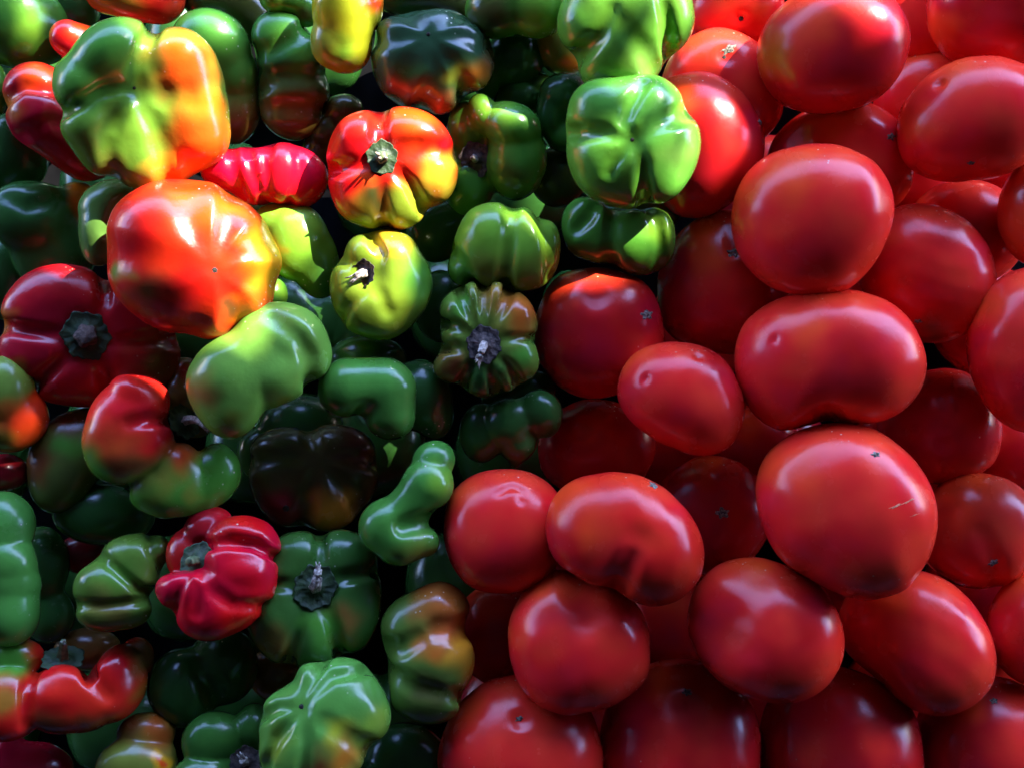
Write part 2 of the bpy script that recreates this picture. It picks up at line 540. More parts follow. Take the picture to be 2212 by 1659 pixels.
TR = (.78, .022, .015); TO = (.80, .055, .012); TK = (.50, .008, .012)  # TK is a darker red, also paints shade into the deep tomatoes
def tomato(label, z, shapes, base=TR, spots=(), **kw):
    if -250 < z < 35: z -= 30
    kw.setdefault('mat', M_TOM); kw.setdefault('k', 30); kw.setdefault('wob', 1.2); kw.setdefault('h', 8)
    q = random.Random(int(shapes[0][1][0][0] * 3 + shapes[0][1][0][1] * 7))
    xs = [p[0] for p in shapes[0][1]]; ys = [p[1] for p in shapes[0][1]]
    extra = [(q.uniform(min(xs), max(xs)), q.uniform(min(ys), max(ys)), q.uniform(45, 90), q.choice([TK, TR, (.80, .030, .018)]), 1) for _ in range(3)]
    extra.append((min(xs) + (max(xs) - min(xs)) * q.uniform(.08, .45), min(ys) + (max(ys) - min(ys)) * q.uniform(.05, .3), q.uniform(45, 75), TO, 1))
    spots = extra + list(spots)
    return fruit('tomato', 'tomato', label, kw.pop('group', 'loose tomatoes heaped on the right'), z, shapes, base, spots, **kw)

def ell(cx, cy, rx, ry, hz=None, sq=2.25, jig=.03, seed=0):
    r = random.Random(seed or int(cx * 7 + cy))
    pts = []
    for i in range(12):
        a = 2 * math.pi * i / 12; q = 1 + r.uniform(-jig, jig)
        pts.append((cx + rx * q * math.cos(a), cy + ry * q * math.sin(a)))
    return o(pts, hz or min(rx, ry) * .85, sq)

exec_order = None
# ================================================================ PEPPERS
pepper('largest pepper of the heap, green on the left and orange on the right', 130, [
    o([(159,132),(185,100),(225,69),(278,48),(312,50),(336,74),(370,59),(410,66),(450,98),(474,143),(483,185),(492,238),(492,286),(474,331),(437,362),(405,372),(375,395),(304,410),(251,392),(198,370),(159,317),(138,278),(152,244),(132,212),(127,172),(138,148)],76,2.15),
    c(388,132,36,66,428,292,30,62), c(198,272,26,54,234,328,14,54), c(284,240,44,34,306,345,16,54), e(248,118,26,84,62,74,-35), e(186,192,22,56,58,60), e(352,345,-6,62,52,62),
    groove([(292,193),(296,150),(312,108),(338,60)],13,22,15), groove([(285,192),(225,200),(140,250)],13,20,15), groove([(270,215),(228,290),(238,392)],16,14,18), groove([(305,218),(335,285),(362,395)],16,13,20), groove([(320,215),(400,205)],26,6,20),
    dimple(292,193,20,14)], (.115,.25,.022),
    [(230,110,110,G,.9),(180,200,60,G,.9),(400,140,80,OR,.8),(430,310,90,OR,.8),(440,225,40,OY,.8),(355,375,45,OY,.9),(240,370,50,(.14,.14,.02),.9),(345,200,35,(.2,.16,.02))], k=16, mix=.4, blossoms=[(292,193,4)])
pepper('large round red and orange pepper with yellow right flank and brown patch', 140, [
    o([(232,575),(238,500),(255,450),(300,410),(370,390),(440,391),(500,410),(550,450),(582,490),(600,530),(607,575),(600,625),(585,660),(556,696),(500,720),(430,732),(360,717),(290,681),(248,636)],132,2.15),
    groove([(461,583),(420,490),(402,388)],40,5,30), groove([(461,583),(490,480),(508,405)],24,9,20), groove([(461,583),(530,535),(606,505)],28,9,24),
    groove([(461,583),(530,600),(606,615)],34,9,26), groove([(461,583),(500,650),(520,725)],32,11,26), groove([(461,583),(430,660),(400,734)],36,8,28), groove([(461,583),(350,565),(232,545)],44,9,30), dimple(461,583,13,9)], (.72,.022,.006),
    [(440,450,75,OR),(520,430,48,OY),(580,530,60,YE,.7),(565,600,45,YE),(530,680,40,OY),(325,628,54,(.20,.06,.012),.9),(265,590,28,OL),(498,665,22,BR),(330,690,40,RD)], blossoms=[(461,583,7)])
pepper('flat dark red pepper with a dark green cap facing up at the left edge', -15, [
    o([(3,755),(14,715),(12,690),(15,655),(50,610),(100,578),(145,570),(195,582),(222,603),(270,606),(330,645),(378,700),(388,760),(380,815),(340,850),(245,866),(159,880),(95,862),(70,826),(22,805)],74,2.7),
    e(115,645,26,72,46,44,-28), e(285,680,14,50,56,46), e(70,770,16,48,36,42), e(155,835,10,56,30,40), e(310,785,14,54,40,42),
    groove([(212,690),(226,650),(226,600)],13,22,15), groove([(140,726),(70,716),(5,702)],12,20,15), groove([(155,765),(112,800),(72,840)],12,18,15), groove([(208,772),(226,820),(240,872)],12,20,15), groove([(235,738),(300,738),(392,725)],13,16,15),
    dimple(186,724,46,24)], (.42,.006,.012),
    [(335,785,62,BR,.7),(20,690,26,BO),(35,790,26,BO)], k=12, mix=.25, calyx=dict(x=186,y=726,r=50,n=(0.05,-.05,1),dz=12,cup=.08,tip=(186,722,26),sr=(24,20),lobes=6,smat=rough_material('stem_cut_brown', (.05, .03, .02), (.16, .10, .07), 500, 1, .85)))
pepper('green pepper in the top left corner with a pale sunlit patch', -10, [e(36,48,0,78,90,72,-10), e(96,60,-12,52,74,55), e(20,110,-10,50,34,40)], G, [(60,50,50,GL,.8),(115,80,40,GD)])  # GL spot paints the sunlit patch into the skin colour
pepper('red and olive pepper cut by the top edge, over the small red knob', -5, [e(285,-28,0,96,74,70,8), e(345,-8,-2,54,58,55), e(230,-20,-8,45,50,50)], (.68,.03,.008), [(240,0,60,OL,.9),(345,20,45,RD)])
pepper('small red knob of a pepper behind the largest pepper', 10, [c(150,84,0,38,235,125,-30,56), e(190,150,-35,50,60,40)], RD, [(180,60,40,OR)])
pepper('wrinkled dark red pepper with two bulges at the left edge', 0, [e(82,202,-8,68,64,62,-20), c(86,256,16,70,185,328,-12,66), e(150,300,0,80,60,55,40), groove([(10,232),(60,192),(135,205)],12,16,14), groove([(45,300),(110,262),(160,275)],14,8,18)], (.42,.004,.014), [(85,165,55,OR,.9),(30,240,40,BO,.9)], k=7)
pepper('green pepper with a brown lower end right of the largest pepper', -30, [e(455,105,0,88,80,72,20), e(500,160,-5,58,60,60), e(502,235,-18,60,76,60)], G, [(500,270,80,BRD,.8)], k=7)
pepper('folded dark green pepper with brown lower half beside the yellow-green one', -40, [
    o([(545,75),(560,42),(590,28),(640,32),(662,58),(690,100),(700,160),(706,230),(680,290),(640,306),(605,296),(572,268),(560,205),(564,155),(550,112)],62,2.5),
    groove([(548,118),(590,112),(640,85),(668,60)],12,9,18), groove([(560,190),(610,165),(700,165)],14,9,20), groove([(565,235),(640,228),(705,235)],14,5,16)], GD, [(600,70,55,G),(650,110,50,G),(640,245,85,BRD,.8)], k=8)
pepper('bright yellow-green pepper with an orange side cut by the top edge', 60, [e(738,15,10,62,74,62), e(714,92,5,42,52,48), e(748,104,0,54,55,52), e(796,8,-8,34,56,44), e(745,60,5,56,60,55)], (.30,.33,.012), [(812,10,34,OR),(690,95,40,OL),(740,120,40,GL)], k=7)
pepper('dark green and brown pepper with star-shaped folds near the top', 30, [
    o([(804,80),(801,132),(820,191),(854,228),(907,236),(942,250),(970,243),(1010,208),(1055,185),(1069,146),(1063,93),(1026,53),(973,28),(920,26),(868,37),(822,50)],96,2.3),
    groove([(926,78),(860,84),(800,92)],20,9,12), groove([(926,78),(890,140),(850,228)],26,9), groove([(926,78),(950,160),(905,242)],22,7), groove([(926,78),(985,150),(1012,215)],20,12,12), groove([(926,78),(1010,85),(1066,110)],22,9), groove([(926,78),(965,50),(1000,38)],18,8), groove([(926,78),(900,50),(885,32)],16,7)],
    (.022,.06,.022), [(880,205,62,(.13,.055,.015)),(950,235,34,(.24,.05,.015)),(1035,160,42,(.26,.09,.012),.8),(975,170,30,OL),(1000,150,24,OL),(885,150,30,GD)], blossoms=[(926,78,5)])
pepper('dark green pepper hanging in from the top edge above the dark folded one', 45, [e(1072,22,0,66,62,62), e(1155,15,5,66,68,62,-15), e(1110,-10,0,80,50,55)], G, [(1060,30,60,OLD),(1170,30,40,GL)], k=8)
pepper('dull olive pepper at the top edge behind the dark folded pepper', -40, [e(900,-12,0,95,52,50), e(985,10,-5,60,50,50)], OLD, [(880,10,40,GD)])
pepper('large bright sunlit green pepper with three lobes at the top beside the tomatoes', 120, [
    o([(1219,0),(1204,50),(1210,85),(1240,116),(1250,135),(1250,165),(1270,190),(1300,197),(1360,188),(1410,178),(1437,135),(1460,112),(1480,92),(1494,50),(1490,10),(1480,-40),(1300,-60),(1230,-40)],104,2.3),
    e(1340,130,24,72,54,62), e(1265,50,22,48,60,60), e(1370,20,34,64,70,64), e(1460,40,10,32,50,50),
    groove([(1322,30),(1295,80),(1243,122)],15,18,16), groove([(1420,-30),(1440,45),(1448,125)],13,22,15), groove([(1340,50),(1372,90),(1412,150)],22,9,20)], (.10,.28,.026), [(1240,70,60,G),(1290,160,50,G,.9),(1380,150,50,(.17,.36,.05),.9)], k=16, mix=.4)
pepper('olive yellow pepper in the gap under the bright green lobes', -45, [e(1204,92,0,50,62,50), e(1218,128,-8,46,36,42)], OL, [(1235,145,30,OY)])
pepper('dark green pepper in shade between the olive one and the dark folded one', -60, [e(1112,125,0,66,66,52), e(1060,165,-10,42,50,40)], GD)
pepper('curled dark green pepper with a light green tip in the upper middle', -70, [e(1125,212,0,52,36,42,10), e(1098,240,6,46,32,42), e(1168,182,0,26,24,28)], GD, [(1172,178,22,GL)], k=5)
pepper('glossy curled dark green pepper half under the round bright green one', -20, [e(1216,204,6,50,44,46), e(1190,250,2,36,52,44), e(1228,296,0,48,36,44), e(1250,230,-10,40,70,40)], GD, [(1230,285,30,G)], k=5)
pepper('round bright green pepper with a small pointed inner lobe, beside the tomatoes', 130, [
    o([(1225,300),(1232,240),(1260,200),(1310,178),(1380,172),(1440,190),(1475,230),(1482,252),(1505,270),(1511,310),(1500,360),(1470,410),(1425,440),(1392,436),(1370,452),(1325,447),(1270,420),(1235,370)],108,2.35),
    e(1292,235,24,58,54,66,-20), e(1400,220,22,60,46,62), e(1445,310,20,54,62,68), e(1300,350,26,62,66,66), c(1364,345,76,14,1372,398,52,20), e(1425,385,38,44,46,50),
    groove([(1364,299),(1349,267),(1356,235),(1390,180)],14,18,16), groove([(1364,303),(1310,290),(1225,285)],14,16,16), groove([(1360,310),(1328,352),(1318,372)],10,13,12), groove([(1372,312),(1388,352),(1392,440)],14,20,16), groove([(1385,290),(1430,264),(1486,250)],18,12,18),
    dimple(1367,303,18,14)], (.085,.27,.026), [(1300,390,60,G,.9),(1280,230,50,G,.9),(1400,240,50,(.10,.32,.03)),(1460,330,50,(.17,.36,.05),.9)], k=16, mix=.4, wob=1.6, blossoms=[(1366,303,5)])
pepper('knotted green pepper just under the round bright green one', 20, [
    o([(1216,490),(1222,450),(1250,425),(1290,430),(1312,452),(1350,455),(1385,456),(1410,447),(1440,465),(1457,510),(1450,555),(1425,585),(1390,594),(1350,586),(1320,562),(1270,560),(1230,540)],62,2.4),
    e(1255,510,12,28,40,40), e(1365,525,22,44,48,44), e(1432,510,8,20,48,44), e(1308,492,12,26,40,44,15), e(1325,525,4,60,44,58),
    groove([(1328,448),(1322,500),(1318,568)],16,9,18), groove([(1395,450),(1418,485),(1428,540),(1420,600)],10,14,13), groove([(1292,440),(1268,475),(1248,495)],14,16,14)], G, [(1435,480,45,GL),(1340,590,40,OLD)], k=10, mix=.3)
pepper('green pepper with a thumb-like lobe and a dark cap, left of the curled ones', -5, [e(1043,246,12,30,42,34,-15), e(1108,275,16,62,52,62,25), e(1116,350,2,64,84,68,5), e(1008,275,-22,42,56,42), e(1012,405,-20,54,62,45), e(1050,340,-35,70,80,40)], G, [(1045,235,30,GL),(1090,250,40,GL),(1110,390,60,OLD)], k=6,
    calyx=dict(x=1028,y=345,r=36,n=(-.15,0,1),dz=8,cup=.1,tip=(1020,338,14),sr=(8,6),dry=True))
pepper('red orange and yellow-green pepper with a green cap and cut stem facing up', 60, [
    o([(706,331),(716,295),(735,265),(762,246),(800,238),(823,243),(850,232),(900,235),(934,251),(960,275),(977,305),(989,357),(984,397),(962,434),(918,448),(905,478),(870,498),(841,502),(800,495),(762,478),(735,450),(715,410),(708,372)],94,2.4),
    e(775,300,42,44,44,44), e(895,290,48,58,38,44,15), e(935,370,38,36,52,46), e(872,440,36,42,44,46), e(780,430,30,46,40,44),
    groove([(826,330),(818,295),(823,232)],12,20,15), groove([(846,360),(885,398),(915,455)],13,20,15), groove([(802,350),(755,362),(705,372)],12,16,15), groove([(816,370),(822,420),(832,505)],13,14,15), groove([(855,330),(900,322),(990,335)],18,9,18),
    dimple(826,342,32,20)], (.64,.015,.006), [(900,270,48,OR),(945,375,54,(.27,.32,.02),.6),(880,455,56,(.22,.30,.02),.6),(790,480,60,(.22,.28,.02),.7),(805,425,36,OLD),(790,390,26,OR)], k=14, mix=.35,
    calyx=dict(x=826,y=342,r=34,n=(.05,-.05,1),dz=8,cup=.12,tip=(824,340,34),sr=(13,12),lobes=5,drystem=False,frays=3))
pepper('small crimson pleated pepper between the two large multicoloured ones', 25, [
    o([(434,375),(445,345),(470,330),(510,322),(560,324),(590,312),(640,318),(680,335),(702,360),(708,385),(695,420),(665,446),(620,442),(590,435),(572,444),(545,440),(500,415),(450,400)],62,2.3),
    e(480,370,14,38,30,36), e(608,372,22,28,46,38), e(662,388,14,34,38,38), e(553,378,18,18,46,38,-8),
    groove([(536,318),(548,370),(572,446)],10,15,12), groove([(585,312),(574,350),(578,440)],10,15,12), groove([(640,318),(646,370),(622,444)],10,9,12), groove([(505,320),(508,370),(522,428)],10,9,12)], CR, [(480,400,50,(.5,.003,.02))], k=10, mix=.3)
pepper('light green pepper tip behind the large red and orange pepper', 5, [e(640,522,2,64,80,60,10), e(684,568,-14,48,78,52,-10), e(595,480,-15,50,40,40)], GL, [(700,600,60,GD,.9),(590,530,24,OR)], k=9)
pepper('yellow-green pepper with a dry brown cap on its left side', 50, [
    o([(719,655),(715,625),(722,597),(751,554),(762,523),(801,507),(841,497),(881,509),(907,549),(931,597),(928,642),(905,685),(881,713),(841,734),(788,729),(750,712),(732,690)],92,2.4),
    c(852,555,44,36,872,640,36,42), e(785,545,16,34,30,40), e(790,675,24,46,36,44), e(748,612,14,26,46,44),
    groove([(806,575),(822,548),(800,505)],11,20,14), groove([(800,612),(822,640),(836,672)],12,8,16), groove([(790,625),(752,662),(728,705)],10,14,13), groove([(775,580),(735,565),(700,560)],9,9,12),
    dimple(790,592,34,26)], (.16,.25,.018), [(905,600,55,G,.8),(760,660,40,(.16,.24,.02)),(840,520,40,YE,.9),(800,700,50,(.12,.22,.02),.9)], k=14, mix=.35,
    calyx=dict(x=790,y=592,r=29,n=(-.6,0,.8),dz=6,cup=.28,tip=(770,600,12),sr=(10,8),dry=True,frays=6))
pepper('pale green blocky pepper standing above the brown-green ribbed one', 45, [
    o([(968,592),(975,545),(987,496),(1012,455),(1053,440),(1085,442),(1106,455),(1131,449),(1165,470),(1200,500),(1211,533),(1205,580),(1180,615),(1130,632),(1080,622),(1030,618),(985,618)],88,2.5),
    e(1050,510,34,40,52,48), e(1140,530,32,46,58,48), e(1182,520,10,24,40,44),
    groove([(1106,440),(1100,510),(1088,628)],14,18,16), groove([(1162,462),(1182,520),(1188,600)],14,8,16), groove([(970,540),(1000,575),(1025,622)],14,9,16)], GL, [(1010,580,50,G),(1060,600,60,OL,.9),(1150,600,50,OL,.9)], k=14, mix=.35)
pepper('ribbed green and brown pepper with dry cap and pale stem next to the tomatoes', 60, [
    o([(950,655),(975,628),(1005,612),(1050,605),(1100,618),(1140,640),(1160,680),(1160,720),(1148,745),(1160,770),(1155,805),(1130,825),(1098,830),(1080,852),(1050,861),(1010,850),(988,830),(950,820),(932,798),(946,770),(956,745),(950,712),(948,680)],72,2.6),
    e(985,668,26,24,24,34), e(1025,645,32,18,34,36,-15), e(1070,645,32,20,36,36,10), e(1118,680,28,32,34,38,20), e(1130,770,20,24,34,36), e(1095,815,18,26,30,34), e(1040,825,18,30,28,34), e(975,790,18,30,26,34,20),
    groove([(1030,730),(985,705),(945,700)],10,18,12), groove([(1035,722),(1008,672),(990,620)],9,16,11), groove([(1045,715),(1045,660),(1045,602)],9,18,11), groove([(1058,718),(1085,670),(1105,612)],9,16,11), groove([(1075,735),(1120,730),(1165,732)],10,18,12), groove([(1070,765),(1100,790),(1120,832)],9,16,11), groove([(1050,775),(1062,810),(1075,860)],9,15,11), groove([(1030,772),(1008,810),(992,845)],9,16,11), groove([(1015,755),(970,752),(930,758)],10,18,12),
    dimple(1045,742,38,22)], (.10,.17,.02), [(1120,670,52,BO,.7),(1060,640,28,(.3,.16,.02)),(975,790,36,BR,.9),(990,665,30,G),(1130,770,36,G),(1045,820,50,GD)], k=10, mix=.2, wob=1.4, h=6,
    calyx=dict(x=1045,y=744,r=38,n=(.05,0,1),dz=8,cup=.12,tip=(1034,775,30),sr=(9,7),dry=True,frays=4))
pepper('light green kidney-shaped pepper lying on the heap under the large red and orange one', 115, [
    o([(405,814),(425,770),(462,740),(495,722),(510,705),(529,681),(570,655),(616,651),(656,668),(690,698),(708,730),(717,761),(706,803),(664,830),(655,850),(616,871),(570,886),(556,915),(542,931),(503,949),(463,934),(423,886),(408,850)],88,2.3),
    e(630,725,30,66,56,58,25), e(600,810,30,56,48,56,-15), e(490,810,24,60,66,60,20), e(503,890,8,36,44,48,-10),
    groove([(590,690),(640,730),(668,775),(668,835)],15,16,18),], (.16,.36,.045),
    [(430,850,55,(.36,.16,.03),.95),(500,920,40,OL),(600,860,30,(.22,.30,.03)),(640,680,50,(.18,.34,.04))], k=18, mix=.4)
pepper('smooth bent green pepper below the kidney-shaped one', 55, [c(752,838,6,64,826,832,4,58), c(842,842,6,56,842,896,0,58), groove([(770,905),(790,880)],16,6)], (.07,.24,.03), [(840,940,40,OLD)], k=12)
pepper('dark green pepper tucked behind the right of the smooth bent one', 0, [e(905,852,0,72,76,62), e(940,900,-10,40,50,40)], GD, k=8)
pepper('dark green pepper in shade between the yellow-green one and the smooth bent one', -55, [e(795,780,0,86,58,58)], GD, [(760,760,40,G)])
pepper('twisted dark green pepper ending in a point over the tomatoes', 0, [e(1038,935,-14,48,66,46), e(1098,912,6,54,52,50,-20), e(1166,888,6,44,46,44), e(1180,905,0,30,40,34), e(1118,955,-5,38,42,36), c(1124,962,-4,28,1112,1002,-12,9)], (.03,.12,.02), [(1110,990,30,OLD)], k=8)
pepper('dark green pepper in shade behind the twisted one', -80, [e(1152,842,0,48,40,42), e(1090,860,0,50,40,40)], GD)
pepper('small curled green pepper like a bent finger left of the leftmost middle tomato', 75, [e(938,992,0,45,40,42), e(926,1048,14,56,52,54,10), c(918,1060,12,50,862,1128,0,50), c(836,1138,2,60,862,1162,6,54), c(870,1168,8,46,916,1168,4,32), groove([(950,1112),(905,1128),(870,1138)],20,16,12)], (.055,.20,.025), [(960,1030,40,GL,.9),(900,1190,50,OL,.9)], k=6)
pepper('big dark brown-green pepper deep in shade with an orange spot', -95, [
    o([(540,1000),(550,945),(600,925),(660,930),(740,920),(800,950),(818,1010),(805,1080),(760,1130),(709,1147),(655,1138),(600,1130),(555,1080)],72,2.5),
    groove([(690,990),(610,985),(535,1000)],16,10,16), groove([(690,990),(672,950),(668,915)],14,14,16), groove([(690,990),(750,985),(820,1000)],16,12,16), groove([(690,990),(735,1050),(790,1120)],14,10,16), groove([(690,990),(668,1070),(655,1145)],16,14,16)], (.085,.075,.018), [(715,1105,54,(.80,.34,.03),.9),(610,1100,50,(.16,.02,.015)),(600,980,50,(.06,.07,.015)),(760,970,50,(.12,.03,.015))], k=12, blossoms=[(620,1096,8)])
pepper('dark green pepper in deep shade above the brown one', -150, [e(650,915,0,90,66,60), e(560,980,-10,50,60,40)], GD)
pepper('bent red pepper with orange and green lower lobes and a dry curved stem', 70, [
    o([(299,810),(340,822),(362,850),(363,882),(360,905),(374,945),(372,975),(335,1019),(300,1038),(251,1045),(210,1022),(190,985),(183,945),(190,910),(201,873),(240,830)],80,2.3),
    o([(320,1015),(340,985),(370,960),(400,958),(430,985),(448,1020),(455,1070),(430,1102),(380,1117),(320,1110),(284,1080),(290,1040)],66,2.3,-8), o([(440,970),(480,958),(510,985),(518,1020),(505,1060),(470,1092),(420,1112),(400,1080),(415,1010)],58,2.3,-16),
    e(290,850,22,52,36,50,25), e(270,970,20,66,54,56),
    groove([(285,915),(330,905),(372,912)],12,16,14)],
    G, [(290,880,110,(.85,.012,.014),.4),(255,960,62,(.52,.07,.01),.9),(280,1010,50,BR,.8),(355,930,30,RD),(390,985,52,(.60,.07,.01)),(350,1040,40,(.2,.2,.02)),(420,1060,20,OL)], k=8, mix=.12,
    calyx=dict(x=394,y=912,r=40,n=(.6,-.38,.7),z=4,cup=.12,tip=(442,926,66),sr=(10,6),frays=4))
pepper('olive green pepper with brown edge behind the bent red one', -25, [e(138,1000,0,76,110,62,12), e(190,960,-5,60,80,50)], (.09,.12,.02), [(80,1000,45,BR,.9),(150,960,40,G),(140,900,50,BR)])
pepper('dark green pepper lying in shade under the olive one', -60, [e(226,1112,0,110,68,62,5)], GD, [(180,1110,50,(.03,.11,.02))])
pepper('green and orange pepper end at the left edge', 45, [e(14,845,0,60,78,62), e(48,902,-4,56,58,52), e(20,930,-6,60,46,46)], OL, [(0,820,60,(.14,.24,.03)),(60,905,58,(.66,.04,.008),.5),(70,860,20,OR)], k=6)
pepper('small dark red pepper at the left edge under the green and orange end', 0, [e(8,1020,0,56,42,46)], (.28,.006,.01))
pepper('long folded green pepper standing at the left edge', 60, [e(6,1132,0,68,72,60), e(14,1215,8,62,52,62), e(20,1262,2,64,50,60), e(22,1325,0,64,72,64)], (.06,.21,.03), k=6)
pepper('small knobbly green pepper left of the crimson one', 60, [
    o([(161,1273),(170,1240),(200,1215),(217,1193),(240,1165),(280,1153),(318,1152),(350,1165),(361,1190),(350,1215),(342,1240),(340,1265),(320,1290),(331,1318),(315,1348),(260,1360),(200,1357),(170,1335),(168,1305)],60,2.4),
    e(290,1200,24,38,34,36), e(220,1262,22,42,34,36,20), e(245,1330,8,54,22,36,-5), e(295,1250,20,34,26,34), e(340,1190,4,18,30,32),
    groove([(210,1195),(250,1228),(300,1275),(345,1285)],10,16,12), groove([(160,1300),(220,1306),(290,1300),(340,1285)],9,15,12), groove([(325,1150),(322,1190),(345,1225)],9,10,11)], (.09,.18,.02), [(240,1310,50,(.14,.12,.02)),(250,1250,40,(.08,.22,.02))], k=10, mix=.2)
pepper('glossy crimson folded pepper with a green cap on its left', 95, [
    o([(447,1155),(470,1125),(530,1113),(580,1130),(606,1178),(598,1210),(597,1250),(590,1290),(560,1330),(500,1365),(437,1380),(398,1362),(376,1318),(345,1290),(340,1258),(362,1237),(405,1238),(440,1225),(444,1190)],78,2.3),
    e(530,1155,22,56,30,46,12), e(520,1235,34,56,42,50), e(470,1320,12,62,42,52,-20), e(372,1265,-2,26,26,36),
    e(450,1138,-34,56,48,46,-10), e(402,1196,-44,44,58,40),
    groove([(440,1180),(490,1170),(550,1178),(606,1210)],11,22,13), groove([(440,1232),(458,1275),(500,1305),(580,1310)],13,12,16), groove([(408,1240),(388,1275),(372,1325)],10,16,12), groove([(432,1258),(428,1320)],9,8,12)],
    CR, [(440,1130,60,(.45,.01,.012)),(395,1190,50,(.35,.008,.01))], k=10, mix=.15,
    calyx=dict(x=428,y=1210,r=40,n=(-.5,-.12,.8),z=20,cup=.1,tip=(410,1214,34),sr=(10,9),drystem=False,lobes=5))
pepper('dark green pepper with wavy green cap and pale stem beside the crimson one', 15, [
    o([(537,1300),(560,1250),(575,1190),(600,1160),(640,1146),(688,1154),(740,1143),(790,1160),(815,1215),(818,1250),(822,1300),(815,1350),(790,1400),(745,1415),(725,1428),(680,1440),(640,1435),(595,1430),(553,1390),(535,1340)],78,2.6),
    e(632,1200,22,38,36,40), e(745,1200,20,42,40,40), e(595,1330,28,36,50,44,-25), e(682,1380,30,34,42,44), e(770,1315,22,36,60,42),
    groove([(682,1240),(690,1200),(690,1145)],12,20,14), groove([(700,1255),(760,1245),(822,1232)],12,18,14), groove([(703,1310),(722,1360),(738,1425)],12,20,14), groove([(658,1312),(645,1360),(622,1440)],12,22,14), groove([(648,1262),(600,1262),(540,1270)],12,20,14),
    dimple(680,1268,42,20)], (.04,.125,.018), [(740,1340,50,BRD),(600,1400,50,BRD),(695,1350,40,G)], k=12, mix=.25,
    calyx=dict(x=680,y=1268,r=46,n=(.05,.05,1),dz=10,cup=.2,tip=(687,1232,44),sr=(14,8),lobes=7,frays=4))
pepper('brown and orange waisted pepper with a green lower end at the edge of the tomatoes', 50, [
    o([(822,1342),(850,1300),(900,1275),(960,1257),(1005,1285),(1021,1326),(1010,1348),(990,1360),(1003,1378),(1018,1400),(1020,1440),(1008,1480),(1000,1512),(985,1545),(940,1562),(890,1558),(850,1520),(840,1470),(838,1418),(825,1380)],78,2.3),
    e(950,1315,26,52,40,48,20), e(935,1425,28,62,48,50), e(995,1420,4,24,46,46), e(910,1510,6,60,40,50),
    groove([(1015,1352),(975,1360),(945,1362)],20,16,18), groove([(834,1440),(900,1482),(1005,1505)],13,14,16), groove([(832,1395),(870,1398),(900,1380)],16,10,18)], (.08,.15,.02),
    [(955,1300,72,(.36,.09,.015),.7),(990,1400,62,(.62,.26,.015),.7),(930,1400,38,BO),(960,1350,40,(.55,.12,.02)),(930,1490,40,OLD)], k=14, mix=.3)
pepper('large green pepper with orange-brown lower right and folds, near the bottom', 120, [
    o([(567,1600),(560,1560),(580,1520),(610,1490),(640,1472),(652,1448),(690,1428),(740,1422),(780,1435),(803,1458),(828,1492),(846,1545),(840,1582),(800,1612),(788,1640),(765,1668),(750,1710),(650,1720),(590,1690),(568,1645)],96,2.3),
    e(770,1535,34,52,48,54,10), e(735,1470,26,44,28,44,-15), e(670,1470,20,24,34,44,-30), e(610,1530,14,34,28,44), e(595,1605,20,24,44,44,15), e(650,1620,26,30,56,48,5), e(730,1620,14,50,44,48,-20),
    groove([(650,1515),(678,1465),(702,1425)],10,16,13), groove([(665,1510),(715,1465),(795,1448)],12,16,15), groove([(640,1530),(600,1528),(558,1550)],10,12,13), groove([(643,1542),(600,1595),(575,1650)],10,16,13), groove([(656,1545),(664,1610),(655,1720)],11,18,14), groove([(700,1560),(750,1590),(800,1622)],20,9,20),
    dimple(652,1528,18,14)], (.085,.25,.035), [(752,1632,56,(.40,.14,.012),.8),(730,1580,34,(.32,.34,.02),.9),(600,1610,40,(.18,.26,.02)),(800,1570,40,(.2,.34,.03)),(690,1650,40,BR)], k=14, mix=.35, blossoms=[(652,1527,6)])
pepper('dark green pepper in shade under the crimson one', -50, [e(398,1482,4,76,86,66,-10), e(482,1438,0,76,84,62), groove([(430,1440),(470,1500)],20,7)], (.025,.09,.015), k=9)
pepper('green pepper with a dry dark cap at the bottom edge', 15, [e(458,1592,0,66,56,52,-20), e(546,1570,-6,40,50,46), e(440,1668,6,62,34,46), e(560,1680,0,40,40,40), e(510,1640,-25,60,50,40)], (.04,.15,.02), k=6,
    calyx=dict(x=528,y=1646,r=34,n=(.1,0,1),dz=16,cup=.25,tip=(524,1640,16),sr=(10,9),dry=True,frays=3))
pepper('olive and orange pepper with a small yellow ring mark at the bottom edge', 20, [e(312,1582,0,62,42,48), e(290,1652,10,82,62,62), e(340,1650,0,40,50,50)], (.17,.20,.025), [(340,1580,50,(.45,.10,.012),.7),(270,1570,40,BR),(356,1640,20,YE,.4),(355,1640,9,OR,.5)], k=7)
pepper('heart-shaped red pepper with an upright dry stem at the lower left', 55, [
    o([(57,1500),(75,1460),(119,1431),(160,1437),(188,1462),(212,1425),(238,1395),(275,1393),(302,1420),(314,1460),(311,1500),(286,1540),(230,1566),(159,1582),(100,1576),(65,1545)],82,2.3),
    o([(-40,1480),(0,1445),(50,1440),(85,1470),(95,1520),(85,1565),(40,1590),(-10,1585),(-40,1550)],66,2.3,-14), e(250,1450,24,36,46,46,-20), e(140,1505,30,60,44,50), e(292,1425,-26,38,46,42), e(42,1416,-30,58,40,42),
    groove([(175,1440),(198,1470),(228,1505)],16,10,18), groove([(80,1440),(60,1490),(62,1560)],9,12,11)], (.64,.018,.008),
    [(5,1510,48,(.35,.14,.015),.6),(20,1415,50,G,.6),(300,1420,44,BRD,.6),(300,1500,34,BO),(200,1585,50,BR,.9),(110,1580,50,BR,.9)], k=8, mix=.15,
    calyx=dict(x=135,y=1424,r=44,n=(.0,-.72,.65),z=12,cup=.06,tip=(134,1388,52),sr=(13,6),lobes=6,drystem=False,frays=4))
